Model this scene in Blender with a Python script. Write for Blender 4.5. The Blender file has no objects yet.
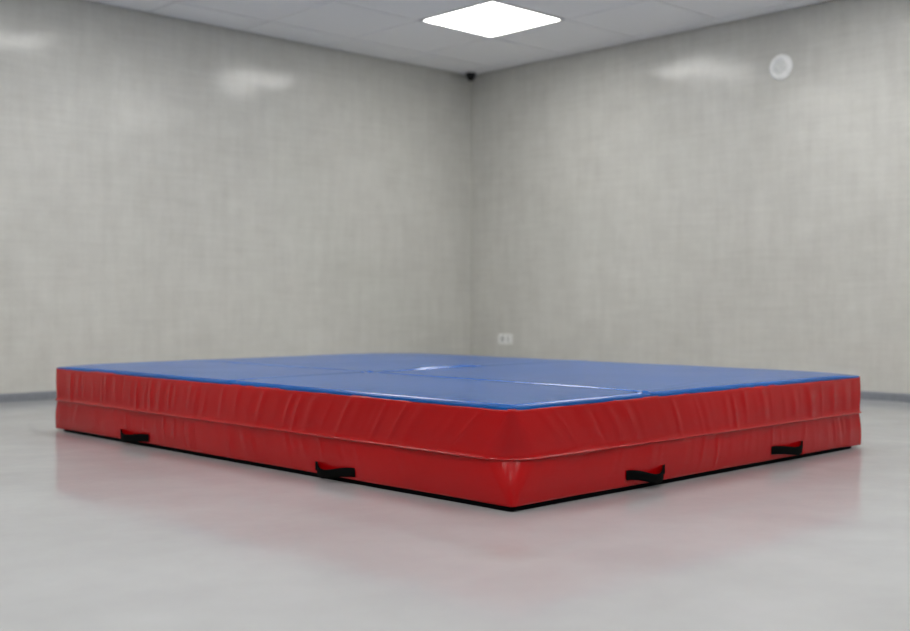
import bpy, bmesh, math, random
from mathutils import Vector, Matrix, noise

S = bpy.context.scene
C = S.collection
PI = math.pi
rnd = random.Random(7)

# ---------------------------------------------------------------- camera
CAM = (6.943, 7.064, 0.6115)
cd = bpy.data.cameras.new('camera')
cam = bpy.data.objects.new('camera', cd)
C.objects.link(cam)
cam.location = CAM
cam.rotation_euler = (PI / 2, 0, math.atan2(0.6909, -0.7230))
cd.sensor_width = 36
cd.lens = 1131.55 / 910 * 36
cd.shift_y = -11.2 / 910
cd.clip_start = 0.05
cd.clip_end = 60
cd.dof.use_dof = True
cd.dof.focus_distance = 3.75
cd.dof.aperture_fstop = 1.9
S.camera = cam

# ---------------------------------------------------------------- world, exposure, light strength
w = bpy.data.worlds.new('world')
S.world = w
w.use_nodes = True
w.node_tree.nodes['Background'].inputs[0].default_value = (0.8, 0.85, 0.9, 1)
w.node_tree.nodes['Background'].inputs[1].default_value = 0.02
PANEL_STRENGTH = 13.2
PANEL_COLOR = (1.0, 0.985, 0.955)
S.view_settings.view_transform = 'Standard'
S.view_settings.look = 'None'
S.view_settings.gamma = 1
S.view_settings.use_curve_mapping = False
S.view_settings.exposure = 0.0

# ---------------------------------------------------------------- helpers
def lin(r, g, b):
    f = lambda c: (c / 255 / 12.92) if c / 255 <= 0.04045 else ((c / 255 + 0.055) / 1.055) ** 2.4
    return (f(r), f(g), f(b), 1)

class NT:
    """small node-tree builder"""
    def __init__(s, name):
        s.m = bpy.data.materials.new(name)
        s.m.use_nodes = True
        s.t = s.m.node_tree
        s.p = s.t.nodes['Principled BSDF']
    def n(s, typ, inp=None, **kw):
        x = s.t.nodes.new(typ)
        for k, v in kw.items():
            setattr(x, k, v)
        for k, v in (inp or {}).items():
            s.set(x.inputs[k], v)
        return x
    def set(s, sock, v):
        if isinstance(v, bpy.types.NodeSocket):
            s.t.links.new(v, sock)
        else:
            sock.default_value = v
    def P(s, **kw):
        for k, v in kw.items():
            s.set(s.p.inputs[k.replace('_', ' ')], v)
    def coord(s, scale=(1, 1, 1)):
        g = s.n('ShaderNodeTexCoord')
        m = s.n('ShaderNodeMapping', {'Scale': scale})
        s.t.links.new(g.outputs['Object'], m.inputs['Vector'])
        return m.outputs[0]
    def noise(s, vec, scale, detail=4, rough=0.5):
        return s.n('ShaderNodeTexNoise', {'Vector': vec, 'Scale': scale, 'Detail': detail, 'Roughness': rough}).outputs[0]
    def ramp(s, fac, a, b, lo=0.0, hi=1.0):
        r = s.n('ShaderNodeValToRGB', {'Fac': fac})
        e = r.color_ramp.elements
        e[0].position, e[1].position = lo, hi
        e[0].color, e[1].color = a, b
        return r.outputs[0]
    def rng(s, v, a, b, lo=0.0, hi=1.0):
        return s.n('ShaderNodeMapRange', {'Value': v, 'From Min': lo, 'From Max': hi, 'To Min': a, 'To Max': b}).outputs[0]
    def bump(s, h, dist, strength=1.0, normal=None):
        i = {'Height': h, 'Distance': dist, 'Strength': strength}
        if normal is not None:
            i['Normal'] = normal
        return s.n('ShaderNodeBump', i).outputs[0]
    def mul(s, a, b, op='MULTIPLY'):
        x = s.n('ShaderNodeMath', operation=op)
        s.set(x.inputs[0], a)
        s.set(x.inputs[1], b)
        return x.outputs[0]

def link_bm(name, bm, mat, parent=None, smooth=False):
    me = bpy.data.meshes.new(name)
    bmesh.ops.recalc_face_normals(bm, faces=bm.faces)
    bm.to_mesh(me)
    bm.free()
    if smooth:
        me.polygons.foreach_set('use_smooth', [True] * len(me.polygons))
    me.materials.append(mat)
    o = bpy.data.objects.new(name, me)
    C.objects.link(o)
    if parent:
        o.parent = parent
    return o

def link_py(name, verts, faces, mat, parent=None, smooth=True):
    me = bpy.data.meshes.new(name)
    me.from_pydata(verts, [], faces)
    me.update()
    if smooth:
        me.polygons.foreach_set('use_smooth', [True] * len(me.polygons))
    me.materials.append(mat)
    o = bpy.data.objects.new(name, me)
    C.objects.link(o)
    if parent:
        o.parent = parent
    return o

def box(bm, x0, x1, y0, y1, z0, z1, bevel=0.0):
    r = bmesh.ops.create_cube(bm, size=1)
    vs = r['verts']
    for v in vs:
        v.co = Vector(((x0 + x1) / 2 + v.co.x * (x1 - x0), (y0 + y1) / 2 + v.co.y * (y1 - y0), (z0 + z1) / 2 + v.co.z * (z1 - z0)))
    if bevel:
        es = list({e for v in vs for e in v.link_edges})
        bmesh.ops.bevel(bm, geom=es, offset=bevel, segments=2, affect='EDGES', profile=0.5)

def lathe(bm, prof, n=32, M=Matrix()):
    """profile [(r, z)] spun about z, then transformed by M"""
    rings = []
    for r, z in prof:
        if r < 1e-6:
            rings.append([bm.verts.new(M @ Vector((0, 0, z)))])
        else:
            rings.append([bm.verts.new(M @ Vector((r * math.cos(2 * PI * k / n), r * math.sin(2 * PI * k / n), z))) for k in range(n)])
    for a, b in zip(rings, rings[1:]):
        for k in range(n):
            q = [a[k % len(a)], a[(k + 1) % len(a)], b[(k + 1) % len(b)], b[k % len(b)]]
            u = []
            for v in q:
                if v not in u:
                    u.append(v)
            if len(u) > 2:
                bm.faces.new(u)

def empty(name, loc, rotz=0.0, label=None, cat=None, group=None):
    o = bpy.data.objects.new(name, None)
    C.objects.link(o)
    o.location = loc
    o.rotation_euler = (0, 0, rotz)
    o.empty_display_size = 0.1
    tag(o, label, cat, group)
    return o

def tag(o, label=None, cat=None, group=None):
    if label: o['label'] = label
    if cat: o['category'] = cat
    if group: o['group'] = group
    return o

def struct(o, label=None, cat=None):
    o['kind'] = 'structure'
    return tag(o, label, cat)

# ---------------------------------------------------------------- materials
def wall_material():
    m = NT('painted_wall_covering')
    v = m.coord()
    big = m.noise(v, 0.9, 3)
    vert = m.noise(m.coord((7, 7, 0.9)), 2.2, 5, 0.6)      # vertical brushing
    horz = m.noise(m.coord((1.2, 1.2, 16)), 2.2, 5, 0.6)   # horizontal brushing
    fine = m.noise(v, 55, 3, 0.6)
    mid = m.noise(v, 5, 5, 0.65)
    s = m.mul(m.mul(vert, 0.26), m.mul(horz, 0.24), 'ADD')
    s = m.mul(s, m.mul(mid, 0.30), 'ADD')
    s = m.mul(s, m.mul(big, 0.28), 'ADD')
    s = m.mul(s, m.mul(fine, 0.12), 'ADD')
    col = m.ramp(s, lin(184, 183, 177), lin(209, 209, 203), 0.44, 0.78)
    m.P(Base_Color=col, Roughness=0.6, Coat_Weight=0.55)
    cr = m.rng(s, 0.09, 0.22, 0.45, 0.75)
    m.P(Coat_Roughness=cr)
    h = m.mul(m.mul(vert, 0.5), m.mul(horz, 0.5), 'ADD')
    b = m.bump(m.noise(v, 1.5, 2), 0.02, 0.8)
    b = m.bump(h, 0.0008, 1.0, b)
    m.P(Coat_Normal=b)
    m.P(Normal=m.bump(fine, 0.001, 0.6))
    return m.m

def floor_material():
    m = NT('epoxy_floor')
    v = m.coord()
    big = m.noise(v, 0.8, 6, 0.55)
    warp = m.noise(v, 2.6, 8, 0.65)
    s = m.mul(m.mul(big, 0.6), m.mul(warp, 0.4), 'ADD')
    col = m.ramp(s, lin(154, 155, 156), lin(174, 176, 178), 0.35, 0.65)
    # one faint worn brownish scuff in front of the mat
    mp = m.n('ShaderNodeMapping', {'Location': (-4.917, -5.141, 0)})
    m.t.links.new(m.n('ShaderNodeTexCoord').outputs['Object'], mp.inputs['Vector'])
    ln = m.n('ShaderNodeVectorMath', operation='LENGTH')
    m.t.links.new(mp.outputs[0], ln.inputs[0])
    dist = m.mul(ln.outputs['Value'], m.mul(m.noise(v, 14, 4), 0.16), 'ADD')
    k = m.rng(dist, 0.30, 0.0, 0.08, 0.22)
    mx = m.n('ShaderNodeMix', {'Factor': k}, data_type='RGBA')
    m.set(mx.inputs[6], col)
    mx.inputs[7].default_value = lin(140, 132, 122)
    m.P(Base_Color=mx.outputs[2], Roughness=0.45)
    m.P(Coat_Weight=0.7, Coat_IOR=1.5)
    m.P(Coat_Roughness=m.rng(warp, 0.07, 0.15, 0.35, 0.65))
    m.P(Coat_Normal=m.bump(m.noise(v, 5, 3), 0.002, 0.5))
    return m.m

def ceiling_material():
    m = NT('mineral_ceiling_tile')
    v = m.coord()
    f = m.noise(v, 90, 3)
    m.P(Base_Color=m.ramp(f, lin(236, 237, 239), lin(244, 245, 247), 0.3, 0.7), Roughness=0.85)
    m.P(Normal=m.bump(f, 0.001, 0.5))
    return m.m

def plain(name, col, rough=0.5, var=0.08, scale=30, metal=0.0, bump=0.0003, coat=0.0, ior=1.45):
    m = NT(name)
    f = m.noise(m.coord(), scale, 3)
    a = tuple(c * (1 - var) for c in col[:3]) + (1,)
    b = tuple(min(1, c * (1 + var)) for c in col[:3]) + (1,)
    m.P(Base_Color=m.ramp(f, a, b, 0.3, 0.7), Roughness=rough, Metallic=metal, Coat_Weight=coat, IOR=ior)
    if bump:
        m.P(Normal=m.bump(f, bump))
    return m.m

def vinyl(name, a, b, rough, wr, fold=0.0022, ior=1.5):
    m = NT(name)
    v = m.coord()
    big = m.noise(v, 2.0, 0)
    weave = m.noise(v, 420, 2)
    m.P(Base_Color=m.ramp(big, a, b, 0.3, 0.7), IOR=ior)
    m.P(Roughness=m.rng(m.noise(v, 3, 0), rough - 0.01, rough + 0.01, 0.3, 0.7))
    if fold:
        n = m.bump(m.noise(m.coord(wr), 6, 2), fold, 0.8)
        m.P(Normal=m.bump(weave, 0.0001, 0.4, n))
    return m.m

M_wall = wall_material()
M_floor = floor_material()
M_ceil = ceiling_material()
M_base = plain('grey_vinyl_skirting', lin(122, 126, 133), 0.45)
M_red = vinyl('red_vinyl', lin(162, 0, 4), lin(170, 0, 6), 0.25, (1, 1, 0.12), 0, 1.36)
M_blue = vinyl('blue_vinyl', lin(0, 76, 150), lin(2, 83, 160), 0.24, (0.3, 0.3, 1), 0, 1.36)
M_redpipe = plain('red_piping_vinyl', lin(168, 4, 12), 0.08, 0.05, 60, bump=0.0005, ior=1.55)
M_black = plain('black_antislip_base', lin(5, 5, 6), 0.85, ior=1.1)
M_web = plain('black_webbing', lin(9, 10, 10), 0.85, 0.35, 500, bump=0.0008, ior=1.12)
M_white = plain('white_plastic', lin(246, 248, 246), 0.35)
M_grey = plain('grey_plastic', lin(196, 198, 196), 0.4)
M_blackpl = plain('black_plastic', lin(10, 10, 11), 0.35)
M_dark = plain('dark_dome_glass', lin(4, 4, 6), 0.08, bump=0)
M_frame = plain('white_painted_metal', lin(205, 205, 205), 0.5)

def emit_material():
    m = NT('lit_diffuser')
    m.P(Base_Color=(0.9, 0.9, 0.9, 1), Emission_Color=PANEL_COLOR + (1,), Emission_Strength=PANEL_STRENGTH, Roughness=0.5)
    m.P(Normal=m.bump(m.noise(m.coord(), 300, 2), 0.0003))
    return m.m
M_emit = emit_material()

# ---------------------------------------------------------------- room shell
HR = 2.6105           # ceiling height
RX, RY = 9.6, 9.6    # room corner at the origin, x runs along the left wall, y along the right wall
TH = 0.12

def slab(name, *b):
    bm = bmesh.new()
    box(bm, *b)
    return bm
struct(link_bm('floor', slab('', -TH, RX + TH, -TH, RY + TH, -0.1, 0.0), M_floor), 'glossy pale grey seamless floor', 'floor')
struct(link_bm('wall_left', slab('', 0, RX, -TH, 0, 0, HR), M_wall), 'pale grey textured wall on the left of the corner', 'wall')
struct(link_bm('wall_right', slab('', -TH, 0, -TH, RY, 0, HR), M_wall), 'pale grey textured wall on the right of the corner', 'wall')
struct(link_bm('wall_back', slab('', -TH, RX + TH, RY, RY + TH, 0, HR), M_wall), 'grey wall facing the left wall, out of view', 'wall')
struct(link_bm('wall_front', slab('', RX, RX + TH, -TH, RY, 0, HR), M_wall), 'grey wall facing the right wall, out of view', 'wall')

def skirting(name, pts, flip, label):
    # extruded profile: 55 mm tall, rounded top
    prof = [(0, 0), (0.012, 0), (0.011, 0.040), (0.008, 0.048), (0.003, 0.052), (0, 0.053)]
    bm = bmesh.new()
    rows = []
    for t in pts:
        rows.append([bm.verts.new((t, d, z) if not flip else (d, t, z)) for d, z in prof])
    for a, b in zip(rows, rows[1:]):
        for k in range(len(prof) - 1):
            bm.faces.new((a[k], b[k], b[k + 1], a[k + 1]))
        bm.faces.new((a[-1], b[-1], b[0], a[0]))
    bm.faces.new(rows[0])
    bm.faces.new(rows[-1][::-1])
    struct(link_bm(name, bm, M_base), label, 'baseboard')
skirting('baseboard_left', (0.0, RX), False, 'low grey skirting at the foot of the left wall')
skirting('baseboard_right', (0.012, RY), True, 'low grey skirting at the foot of the right wall')

# thin pale corner bead where the two walls meet
bm = bmesh.new()
box(bm, 0.0, 0.007, 0.0, 0.007, 0.053, HR - 0.05, 0.002)
struct(link_bm('trim_1', bm, plain('pale_corner_sealant', lin(196, 196, 188), 0.5)), 'thin pale sealant line in the corner between the walls', 'trim')

# suspended ceiling: tiles on a 0.74 m grid, lamp cells left open
T = 0.74
U0, V0 = 0.15, 0.38
ulines = [0.0] + [U0 + T * k for k in range(13)] + [RX]
vlines = [0.0] + [V0 + T * k for k in range(13)] + [RY]
ulines = sorted({round(x, 4) for x in ulines if x <= RX})
vlines = sorted({round(x, 4) for x in vlines if x <= RY})
lamps = [(U0 + T * 1.5 + 3 * T * i, V0 + T * 1.5 + 3 * T * j) for i in range(4) for j in range(4)]
bm = bmesh.new()
for a, b in zip(ulines, ulines[1:]):
    for c, d in zip(vlines, vlines[1:]):
        cu, cv = (a + b) / 2, (c + d) / 2
        if any(abs(cu - l[0]) < 0.1 and abs(cv - l[1]) < 0.1 for l in lamps):
            continue
        g = 0.0045
        if b - a < 0.03 or d - c < 0.03:
            continue
        # bevelled tile face: inset face flush with HR, edges rise into the groove
        x0, x1, y0, y1 = a + g, b - g, c + g, d - g
        v1 = [bm.verts.new(p) for p in ((x0, y0, HR + 0.03), (x1, y0, HR + 0.03), (x1, y1, HR + 0.03), (x0, y1, HR + 0.03))]
        e = 0.007
        v2 = [bm.verts.new(p) for p in ((x0 + e, y0 + e, HR), (x1 - e, y0 + e, HR), (x1 - e, y1 - e, HR), (x0 + e, y1 - e, HR))]
        bm.faces.new(v2)
        for k in range(4):
            bm.faces.new((v1[k], v1[(k + 1) % 4], v2[(k + 1) % 4], v2[k]))
box(bm, -TH, RX + TH, -TH, RY + TH, HR + 0.03, HR + 0.1)
ceil = struct(link_bm('ceiling', bm, M_ceil), 'suspended ceiling of square pale grey tiles', 'ceiling')

# ---------------------------------------------------------------- ceiling lamps
def make_panel(loc, label):
    r = empty('ceiling_light', loc, 0, label, 'ceiling light', 'square LED panels in the ceiling grid')
    h = T / 2 - 0.006
    bm = bmesh.new()
    wdt = 0.022
    for (x0, x1, y0, y1) in ((-h, h, -h, -h + wdt), (-h, h, h - wdt, h), (-h, -h + wdt, -h + wdt, h - wdt), (h - wdt, h, -h + wdt, h - wdt)):
        box(bm, x0, x1, y0, y1, -0.004, 0.029, 0.0015)
    link_bm('frame', bm, M_frame, r)
    bm = bmesh.new()
    g = h - wdt + 0.001
    vs = [bm.verts.new(p) for p in ((-g, -g, 0.0), (-g, g, 0.0), (g, g, 0.0), (g, -g, 0.0))]
    vt = [bm.verts.new(p) for p in ((-g, -g, 0.006), (-g, g, 0.006), (g, g, 0.006), (g, -g, 0.006))]
    bm.faces.new(vs); bm.faces.new(vt[::-1])
    for k in range(4):
        bm.faces.new((vs[k], vt[k], vt[(k + 1) % 4], vs[(k + 1) % 4]))
    link_bm('diffuser', bm, M_emit, r)
    return r
proto = None
for i, (u, v) in enumerate(lamps):
    if proto is None:
        proto = make_panel((u, v, HR), 'bright square LED panel in the ceiling grid in front of the wall corner')
        continue
    c = proto.copy()  # unseen panels added at the same spacing to light the rest of the room
    C.objects.link(c)
    c.location = (u, v, HR)
    c['label'] = 'unseen square LED panel added to the ceiling grid, out of the frame'
    for ch in proto.children:
        d = ch.copy()
        d.parent = c
        C.objects.link(d)

# ---------------------------------------------------------------- crash mat
LA, LB, H = 3.025, 2.192, 0.3035
A = Vector((0.007534, -0.99997, 0))
B = Vector((-0.99997, -0.007534, 0))
near = Vector((4.5255, 4.7760, 0))
ctr = near + A * LA / 2 + B * LB / 2
mat_root = empty('crash_mat', ctr, math.atan2(B.y, B.x), 'thick red gymnastics crash mat with blue top and black carry handles on the floor', 'gym mat')
HX, HY = LB / 2, LA / 2      # local x = along the right face, local y = along the left face; near corner = (-HX, -HY)
ZS = 0.150                   # height of the middle seam

def sides():
    """perimeter samples: list of (kind, t, corner-centre signs...)"""
    out = []
    # go around counter-clockwise starting at the near corner along the right-hand face (y = -HY)
    segs = [((-1, -1), (1, -1), (0, -1), LB, 0.006), ((1, -1), (1, 1), (1, 0), LA, 0.03), ((1, 1), (-1, 1), (0, 1), LB, 0.03), ((-1, 1), (-1, -1), (-1, 0), LA, 0.006)]
    for c0, c1, n, L, step in segs:
        N = int(L / step)
        for k in range(N + 1):
            out.append(('s', c0, c1, n, L, k / N))
        a0 = math.atan2(n[1], n[0])
        for k in range(1, 8):
            out.append(('c', c1, a0 + PI / 2 * k / 8, None, None, None))
    return out
PER = sides()

def make_wrinkles(seed, L, upper, near_start):
    r = random.Random(seed)
    out = []
    s = 0.10
    while s < L - 0.03:
        near_d = s
        slant = (0.075 * math.exp(-near_d / 0.45) + r.uniform(-0.012, 0.014)) if upper else r.uniform(-0.02, 0.02)
        amp = r.uniform(0.0010, 0.0048) * (0.35 + 0.65 * min(1, near_d / 0.6))
        if not upper:
            amp *= 0.55 * min(1, near_d / 0.9)
        if r.random() < 0.15:
            amp = -amp
        sig = r.uniform(0.007, 0.018)
        c = r.uniform(0.35, 0.75) if upper else r.uniform(0.3, 0.8)
        spread = r.uniform(0.35, 0.7)
        out.append((s, slant, amp, sig, c, spread))
        s += r.uniform(0.035, 0.11) * (1.25 if s < 0.8 else 1)
    return out
WR = {}
for nm, n, L in (('R', (0, -1), LB), ('L', (-1, 0), LA)):
    WR[n, True] = make_wrinkles(11 if nm == 'R' else 23, L, True, 0)
    WR[n, False] = make_wrinkles(31 if nm == 'R' else 47, L, False, 0)

def disp(n, L, t, z, upper):
    """outward displacement of the side cover"""
    if upper:
        q = (z - ZS) / (H - ZS)
        d = 0.006 * (1 - q) ** 1.2 + 0.004 * math.sin(PI * min(1, max(0, q))) + 0.0072 * (1 + 0.5 * noise.noise(Vector((t * L * 6 if L > 1 else 0, n[0] * 3, 4)))) * math.exp(-max(0, q) / 0.05)
    else:
        q = z / ZS
        d = 0.005 * q + 0.006 * math.sin(PI * min(1, max(0, q)) ** 0.9)
    if n in ((0, -1), (-1, 0)):
        s = t * L if n == (0, -1) else (1 - t) * L      # distance from the near corner
        edge = min(1, (L - s) / 0.06) if s > L / 2 else 1
        if upper:
            edge *= min(1, max(0, 1 - q) / 0.14)
        for (s0, sl, amp, sig, c, sp) in WR[n, upper]:
            ds = s - (s0 + sl * (1 - q))
            if abs(ds) > 4 * sig:
                continue
            d += edge * amp * math.exp(-ds * ds / (2 * sig * sig)) * math.exp(-((q - c) / sp) ** 2)
        d += 0.0035 * noise.noise(Vector((s * 2.2, z * 3, 5.0 if upper else 9.0))) * min(1, s / 0.3)
        d += 0.0012 * noise.noise(Vector((s * 14 - sl_of(s, upper) * (1 - q), z * 5, 2.0)))
    return d
def sl_of(s, upper):
    return 0.055 * 14 * math.exp(-s / 0.45) if upper else 0

def rad(z, upper, c):
    big = (0.10 if upper else 0.095) if c == (-1, -1) else 0.026
    q = (H - z) / (H - ZS) if upper else (z / ZS) ** 1.2 if z > 0 else 0
    return 0.010 + big * max(0, q)

def droop(x, y, z):
    """the lower edge hangs to the floor at the three far corners"""
    w = 0.0
    for c in ((1, -1), (1, 1), (-1, 1)):
        w = max(w, math.exp(-(math.hypot(x - c[0] * HX, y - c[1] * HY) / 0.13) ** 2))
    return z - 0.006 * w * max(0, 1 - z / 0.10)

def ring_point(e, z, upper, extra=0.0):
    if e[0] == 's':
        _, c0, c1, n, L, t = e
        d = disp(n, L, t, z, upper) + extra
        r0, r1 = rad(z, upper, c0), rad(z, upper, c1)
        x0 = c0[0] * HX; y0 = c0[1] * HY; x1 = c1[0] * HX; y1 = c1[1] * HY
        ux, uy = (x1 - x0) / L, (y1 - y0) / L
        s = r0 + t * (L - r0 - r1)
        x, y = x0 + ux * s + n[0] * d, y0 + uy * s + n[1] * d
    else:
        _, c, a, *_ = e
        r = rad(z, upper, c)
        base = (disp((9, 9), 1, 0, z, upper)) + extra
        cx, cy = c[0] * (HX - r), c[1] * (HY - r)
        x, y = cx + math.cos(a) * (r + base), cy + math.sin(a) * (r + base)
    return (x, y, z if upper else droop(x, y, z))

def band(name, zs, upper, mat, extras=None):
    verts, faces = [], []
    n = len(PER)
    for j, z in enumerate(zs):
        ex = extras[j] if extras else 0.0
        for e in PER:
            verts.append(ring_point(e, z, upper, ex))
    for j in range(len(zs) - 1):
        for k in range(n):
            k2 = (k + 1) % n
            faces.append((j * n + k, j * n + k2, (j + 1) * n + k2, (j + 1) * n + k))
    return link_py(name, verts, faces, mat, mat_root)

NZ = 22
zu = [ZS - 0.003, ZS - 0.001] + [ZS + 0.001 + (H - 0.002 - ZS) * (k / NZ) ** 1.7 for k in range(NZ + 1)] + [H - 0.0005]
eu = [-0.014, -0.003] + [0.0] * (NZ + 1) + [-0.012]
band('upper_side_panel', zu, True, M_red, eu)
zl = [0.012, 0.014] + [0.016 + (ZS - 0.004 - 0.016) * k / NZ for k in range(NZ + 1)]
el = [-0.02, -0.004] + [0.0] * (NZ + 1)
band('lower_side_panel', zl, False, M_red, el)

# piped seam running round the middle
verts, faces = [], []
n = len(PER); K = 6
for i, e in enumerate(PER):
    p = ring_point(e, ZS + 0.0005, True)
    if e[0] == 's':
        nx, ny = e[3]
        s = e[5] * e[4]
    else:
        nx, ny = math.cos(e[2]), math.sin(e[2])
        s = 0
    j = 0.0011 * noise.noise(Vector((s * 9, nx * 3, ny * 3))) + 0.0007 * noise.noise(Vector((s * 60, nx * 3, 7)))
    for k in range(K):
        a = 2 * PI * k / K
        rr = 0.0034
        verts.append((p[0] + nx * (rr * math.cos(a) - 0.0004 + j), p[1] + ny * (rr * math.cos(a) - 0.0004 + j), p[2] + rr * math.sin(a) + j))
for i in range(n):
    i2 = (i + 1) % n
    for k in range(K):
        k2 = (k + 1) % K
        faces.append((i * K + k, i2 * K + k, i2 * K + k2, i * K + k2))
tag(link_py('seam_piping', verts, faces, M_redpipe, mat_root), 'shiny red piped seam around the middle of the sides')

# black base
def rrect(x, y, r0, k=8):
    out = []
    for cx, cy, a0 in ((-1, -1, PI), (1, -1, 1.5 * PI), (1, 1, 0), (-1, 1, PI / 2)):
        r = r0 if (cx, cy) == (-1, -1) else 0.11
        for j in range(k + 1):
            a = a0 + PI / 2 * j / k
            out.append((cx * (x - r) + r * math.cos(a), cy * (y - r) + r * math.sin(a)))
    return out
bm = bmesh.new()
rows = []
for z, ins, r in ((0.0, 0.003, 0.012), (0.002, 0.0, 0.012), (0.016, 0.001, 0.012), (0.018, 0.015, 0.012)):
    rows.append([bm.verts.new((x, y, z)) for x, y in rrect(HX - ins, HY - ins, r)])
for a, b in zip(rows, rows[1:]):
    for k in range(len(a)):
        bm.faces.new((a[k], a[(k + 1) % len(a)], b[(k + 1) % len(a)], b[k]))
bm.faces.new(rows[0][::-1]); bm.faces.new(rows[-1])
link_bm('base', bm, M_black, mat_root)

# blue top: rolled edge, soft crown, one stitched seam along the length and a cross fold
SEAM_B, FOLD_A = 0.665, 1.47
def rim(x, y):
    """the rolled edge thins out at the far corners"""
    dc = min(math.hypot(x - HX, y + HY), math.hypot(x - HX, y - HY), math.hypot(x + HX, y - HY))
    return 1 - 0.75 * math.exp(-(dc / 0.13) ** 1.3)
def top_z(x, y):
    b, a = x + HX, y + HY
    d = min(HX - abs(x), HY - abs(y))
    dx, dy = HX - abs(x), HY - abs(y)
    th = 0.012 * rim(x, y)
    z = H + th
    z += 0.004 * (1 - math.exp(-dx / 0.12)) * (1 - math.exp(-dy / 0.12))
    # soft undulation
    z += 0.0012 * noise.noise(Vector((b * 2.3, a * 1.7, 3))) * min(1, d / 0.1)
    z += 0.0004 * noise.noise(Vector((b * 7, a * 5, 8))) * min(1, d / 0.05)
    # stitched seam (ridge on one side, groove on the other)
    sb = SEAM_B + 0.06 * (a / LA) + 0.004 * noise.noise(Vector((a * 3, 0, 1)))
    ds = b - sb
    k = 0.55 + 0.45 * math.exp(-a / 0.7)
    z += -0.0048 * k * math.exp(-(ds / 0.011) ** 2) + 0.0030 * k * math.exp(-((ds - 0.022) / 0.012) ** 2) + 0.0018 * math.exp(-((ds + 0.022) / 0.013) ** 2)
    # cross fold
    fa = FOLD_A + 0.05 * (b / LB) * 0 + 0.01 * noise.noise(Vector((b * 2, 4, 1)))
    da = a - fa
    kk = 0.35 + 0.9 * math.exp(-((b - 0.95) / 0.22) ** 2)
    z += -0.0030 * kk * math.exp(-(da / 0.016) ** 2) + (0.0022 + 0.0075 * math.exp(-((b - 1.17) / 0.2) ** 4)) * math.exp(-((da - 0.036) / 0.019) ** 2)
    # second, fainter fold behind
    if b > 0.6:
        da = a - (2.25 - 0.25 * (b - 0.6))
        z += -0.0016 * math.exp(-(da / 0.03) ** 2) * max(0, 1 - abs(b - 1.2) / 0.7)
    # folds fanning from where the seam meets the right-hand edge
    if b > SEAM_B and a < 0.5:
        for sl, amp in ((0.30, 0.0022), (0.16, 0.0018)):
            dd = a - 0.02 - (b - SEAM_B) * sl
            z += amp * math.exp(-(dd / 0.014) ** 2) * math.exp(-((b - SEAM_B - 0.25) / 0.28) ** 2)
    return z

def frange(lo, hi, fine_regions, fine, coarse):
    out = [lo]
    while out[-1] < hi - 1e-6:
        x = out[-1]
        st = coarse
        for a, b in fine_regions:
            if a <= x < b:
                st = fine
            elif x < a:
                st = min(st, max(fine, a - x))
        out.append(min(hi, x + st))
    if out[-1] - out[-2] < 1e-4:
        out.pop(-2)
    return out
xs = frange(-HX, HX, [(-HX, -HX + 0.05), (SEAM_B - 0.06 - HX, SEAM_B + 0.13 - HX)], 0.005, 0.012)
ys = frange(-HY, HY, [(-HY, -HY + 0.35), (FOLD_A - 0.08 - HY, FOLD_A + 0.1 - HY)], 0.006, 0.014)
nx_, ny_ = len(xs), len(ys)
R = 0.0095        # radius of the rolled edge
verts, faces = [], []
def edge_pull(x, y):
    """rounds the outline corners of the top slightly"""
    r = 0.016
    ax, ay = HX - abs(x), HY - abs(y)
    if ax < r and ay < r:
        dx, dy = r - ax, r - ay
        m = max(dx, dy)
        l = math.hypot(dx, dy)
        f = m / l if l else 1
        return math.copysign(HX - r + dx * f, x), math.copysign(HY - r + dy * f, y)
    return x, y
inset = 0.004
for y in ys:
    for x in xs:
        X, Y = edge_pull(x, y)
        z = top_z(x, y)
        X *= (HX - inset) / HX; Y *= (HY - inset) / HY
        d = min(HX - abs(X), HY - abs(Y))
        if d < R + 0.004:
            z -= 0.0045 * rim(x, y) * (1 - (d - 0.004) / R) ** 2
        verts.append((X, Y, z))
for j in range(ny_ - 1):
    for i in range(nx_ - 1):
        k = j * nx_ + i
        faces.append((k, k + 1, k + nx_ + 1, k + nx_))
# rolled skirt round the border
border = [j for j in range(nx_)] + [j * nx_ + nx_ - 1 for j in range(1, ny_)] + [(ny_ - 1) * nx_ + i for i in range(nx_ - 2, -1, -1)] + [j * nx_ for j in range(ny_ - 2, 0, -1)]
prev = border
nb = len(border)
for off, zz in ((0.0022, H + 0.0062), (0.0042, H + 0.003), (0.0052, H - 0.003), (0.0042, H - 0.0055), (-0.004, H - 0.006)):
    cur = []
    for bi in border:
        x, y, z = verts[bi]
        dx = HX - abs(x); dy = HY - abs(y)
        nxv = math.copysign(1, x) if dx < 0.012 else 0
        nyv = math.copysign(1, y) if dy < 0.012 else 0
        l = math.hypot(nxv, nyv) or 1
        s = x if nyv else y
        jj = 0.0004 * noise.noise(Vector((s * 11, nxv * 5, nyv * 5))) + 0.00015 * noise.noise(Vector((s * 30, nxv * 5, 3)))
        cur.append(len(verts))
        zq = H + (zz - H) * rim(x, y) if zz > H else zz
        verts.append((x + nxv / l * (off + jj), y + nyv / l * (off + jj), zq + jj * 0.8))
    for k in range(nb):
        faces.append((prev[k], cur[k], cur[(k + 1) % nb], prev[(k + 1) % nb]))
    prev = cur
top = link_py('top_cover', verts, faces, M_blue, mat_root)
me = top.data
bm = bmesh.new(); bm.from_mesh(me)
bmesh.ops.recalc_face_normals(bm, faces=bm.faces)
bm.to_mesh(me); bm.free()
tag(top, 'glossy blue vinyl top with a stitched seam')

# carry handles
def face_point(side, s, out, z):
    """point on a front face: s metres from the near corner, out metres off the nominal face"""
    if side == 'L':
        return Vector((-HX - out, -HY + s, z))
    return Vector((-HX + s, -HY - out, z))

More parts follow.
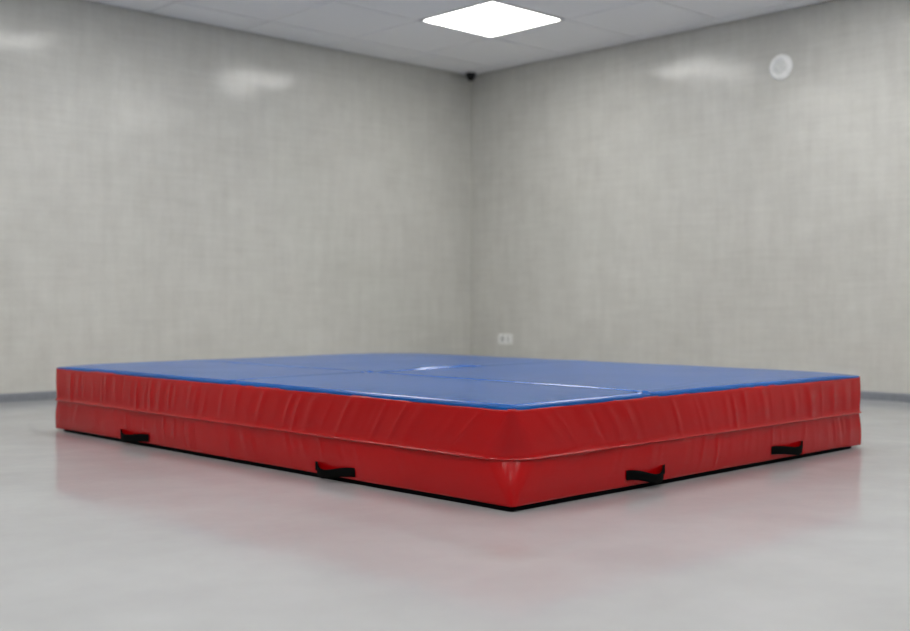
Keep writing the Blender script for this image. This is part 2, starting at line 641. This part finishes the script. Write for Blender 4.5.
def handle(side, s0, s1, zc, wdt, outmax, sag, lean, seed):
    """webbing loop sewn on at s0 (near end) and s1 (far end)"""
    r = random.Random(seed)
    n = 40
    rows = []
    for k in range(n + 1):
        t = k / n
        # along: sewn tab, loop, sewn tab
        if t < 0.12:
            q = 0.0
        elif t > 0.9:
            q = 1.0
        else:
            q = (t - 0.12) / 0.78
        arch = max(0.0, math.sin(PI * q)) ** 0.8
        skew = q ** 1.6
        out = 0.010 + outmax * arch * (0.45 + 0.55 * skew)
        s = s0 + (s1 - s0) * (0.06 * t + 0.94 * (q if 0 < q < 1 else q))
        if q >= 1.0:
            s = s1 - 0.0005 + 0.012 * (t - 0.9) / 0.1
        elif q <= 0:
            s = s0 - 0.012 * (0.12 - t) / 0.12
        zz = zc - sag * (math.sin(PI * min(1, q ** 1.7)) ** 1.1 if 0 < q < 1 else 0) + lean * q
        rows.append((s, out, zz))
    verts, faces = [], []
    th = 0.0016
    W = 5
    for k, (s, o_, z) in enumerate(rows):
        t = k / n
        tw = 0.25 * math.sin(PI * t)          # lower edge kicks outwards a little
        for side_i in (0, 1):
            for j in range(W + 1):
                h = (j / W - 0.5) * wdt
                oo = o_ - tw * h * 0.5 + (th / 2 if side_i == 0 else -th / 2)
                ss = s
                zf = z + h
                zf = max(zf, 0.003)
                verts.append(face_point(side, ss, oo, zf))
    m = 2 * (W + 1)
    for k in range(n):
        for j in range(W):
            a = k * m + j
            faces.append((a, a + 1, a + m + 1, a + m))
            a += W + 1
            faces.append((a + 1, a, a + m, a + m + 1))
        faces.append((k * m, k * m + m, k * m + m + W + 1, k * m + W + 1))
        faces.append((k * m + W, k * m + m + W, k * m + m + 2 * W + 1, k * m + 2 * W + 1)[::-1])
    o = link_py('carry_handle', verts, faces, M_web, mat_root)
    bmx = bmesh.new(); bmx.from_mesh(o.data)
    for side_k in (0, n):
        pass
    bmesh.ops.recalc_face_normals(bmx, faces=bmx.faces)
    bmx.to_mesh(o.data); bmx.free()
    o['label'] = 'black webbing carry loop sewn low on the red side'
    return o
handle('L', 0.728, 0.925, 0.041, 0.031, 0.042, 0.017, 0.001, 1)
handle('L', 2.12, 2.345, 0.040, 0.033, 0.042, 0.012, 0.003, 2)
handle('R', 0.548, 0.738, 0.053, 0.032, 0.042, 0.022, 0.000, 3)
handle('R', 1.452, 1.667, 0.053, 0.032, 0.042, 0.013, 0.002, 4)

# ---------------------------------------------------------------- wall outlet on the right wall
out_root = empty('wall_outlet', (0.0, 0.420, 0.318), 0, 'white double socket plate low on the right wall beside the corner', 'wall outlet')
bm = bmesh.new()
PW, PH = 0.075, 0.041
# plate frame with two window openings
def plate(bm, y0, y1, z0, z1, x0=0.0005, x1=0.009):
    box(bm, x0, x1, y0, y1, z0, z1, 0.001)
plate(bm, -PW, PW, PH - 0.014, PH)
plate(bm, -PW, PW, -PH, -PH + 0.014)
for y0, y1 in ((-PW, -PW + 0.018), (-0.008, 0.008), (PW - 0.018, PW)):
    plate(bm, y0, y1, -PH + 0.013, PH - 0.013)
link_bm('cover_plate', bm, M_white, out_root)
for cy in (-0.0335, 0.0335):
    bm = bmesh.new()
    box(bm, 0.0006, 0.004, cy - 0.0245, cy + 0.0245, -0.027, 0.027, 0.001)
    so = link_bm('socket', bm, M_grey, out_root)
    bm = bmesh.new()
    if cy < 0:
        for zz in (-0.011, 0.011):
            box(bm, 0.0041, 0.0052, cy - 0.007, cy + 0.007, zz - 0.004, zz + 0.004)
    else:
        box(bm, 0.0041, 0.0058, cy - 0.004, cy + 0.004, -0.017, 0.017)
    link_bm('contact_slot' if cy < 0 else 'rocker', bm, M_blackpl if cy < 0 else M_white, so)

# ---------------------------------------------------------------- dome camera in the ceiling corner
cam_root = empty('security_camera', (0.085, 0.085, HR), 0, 'small black dome camera under the ceiling in the wall corner', 'security camera')
bm = bmesh.new()
lathe(bm, [(0, -0.0005), (0.050, -0.0005), (0.054, -0.004), (0.054, -0.030), (0.050, -0.036), (0.040, -0.038), (0, -0.038)])
link_bm('housing', bm, M_blackpl, cam_root, True)
bm = bmesh.new()
lathe(bm, [(0.040, -0.037)] + [(0.040 * math.cos(a), -0.038 - 0.044 * math.sin(a)) for a in [PI / 2 * k / 10 for k in range(10)]] + [(0, -0.082)])
link_bm('dome', bm, M_dark, cam_root, True)

cam_root.scale = (0.85, 0.85, 0.85)

# ---------------------------------------------------------------- round device on the right wall
dev = empty('wall_speaker', (0.0, 3.022, 2.228), 0, 'small round white wall disc with grey centre high on the right wall', 'wall speaker')
Mx = Matrix.Rotation(PI / 2, 4, 'Y')
bm = bmesh.new()
lathe(bm, [(0.048, 0.018), (0.052, 0.024), (0.066, 0.026), (0.082, 0.018), (0.088, 0.006), (0.088, 0.0005), (0.048, 0.0005), (0.048, 0.018)], 40, Mx)
link_bm('rim', bm, M_white, dev, True)
bm = bmesh.new()
lathe(bm, [(0, 0.019), (0.030, 0.018), (0.0475, 0.014), (0.0475, 0.002), (0, 0.002)], 40, Mx)
link_bm('grille', bm, plain('pale_grey_plastic', lin(222, 224, 222), 0.4), dev, True)
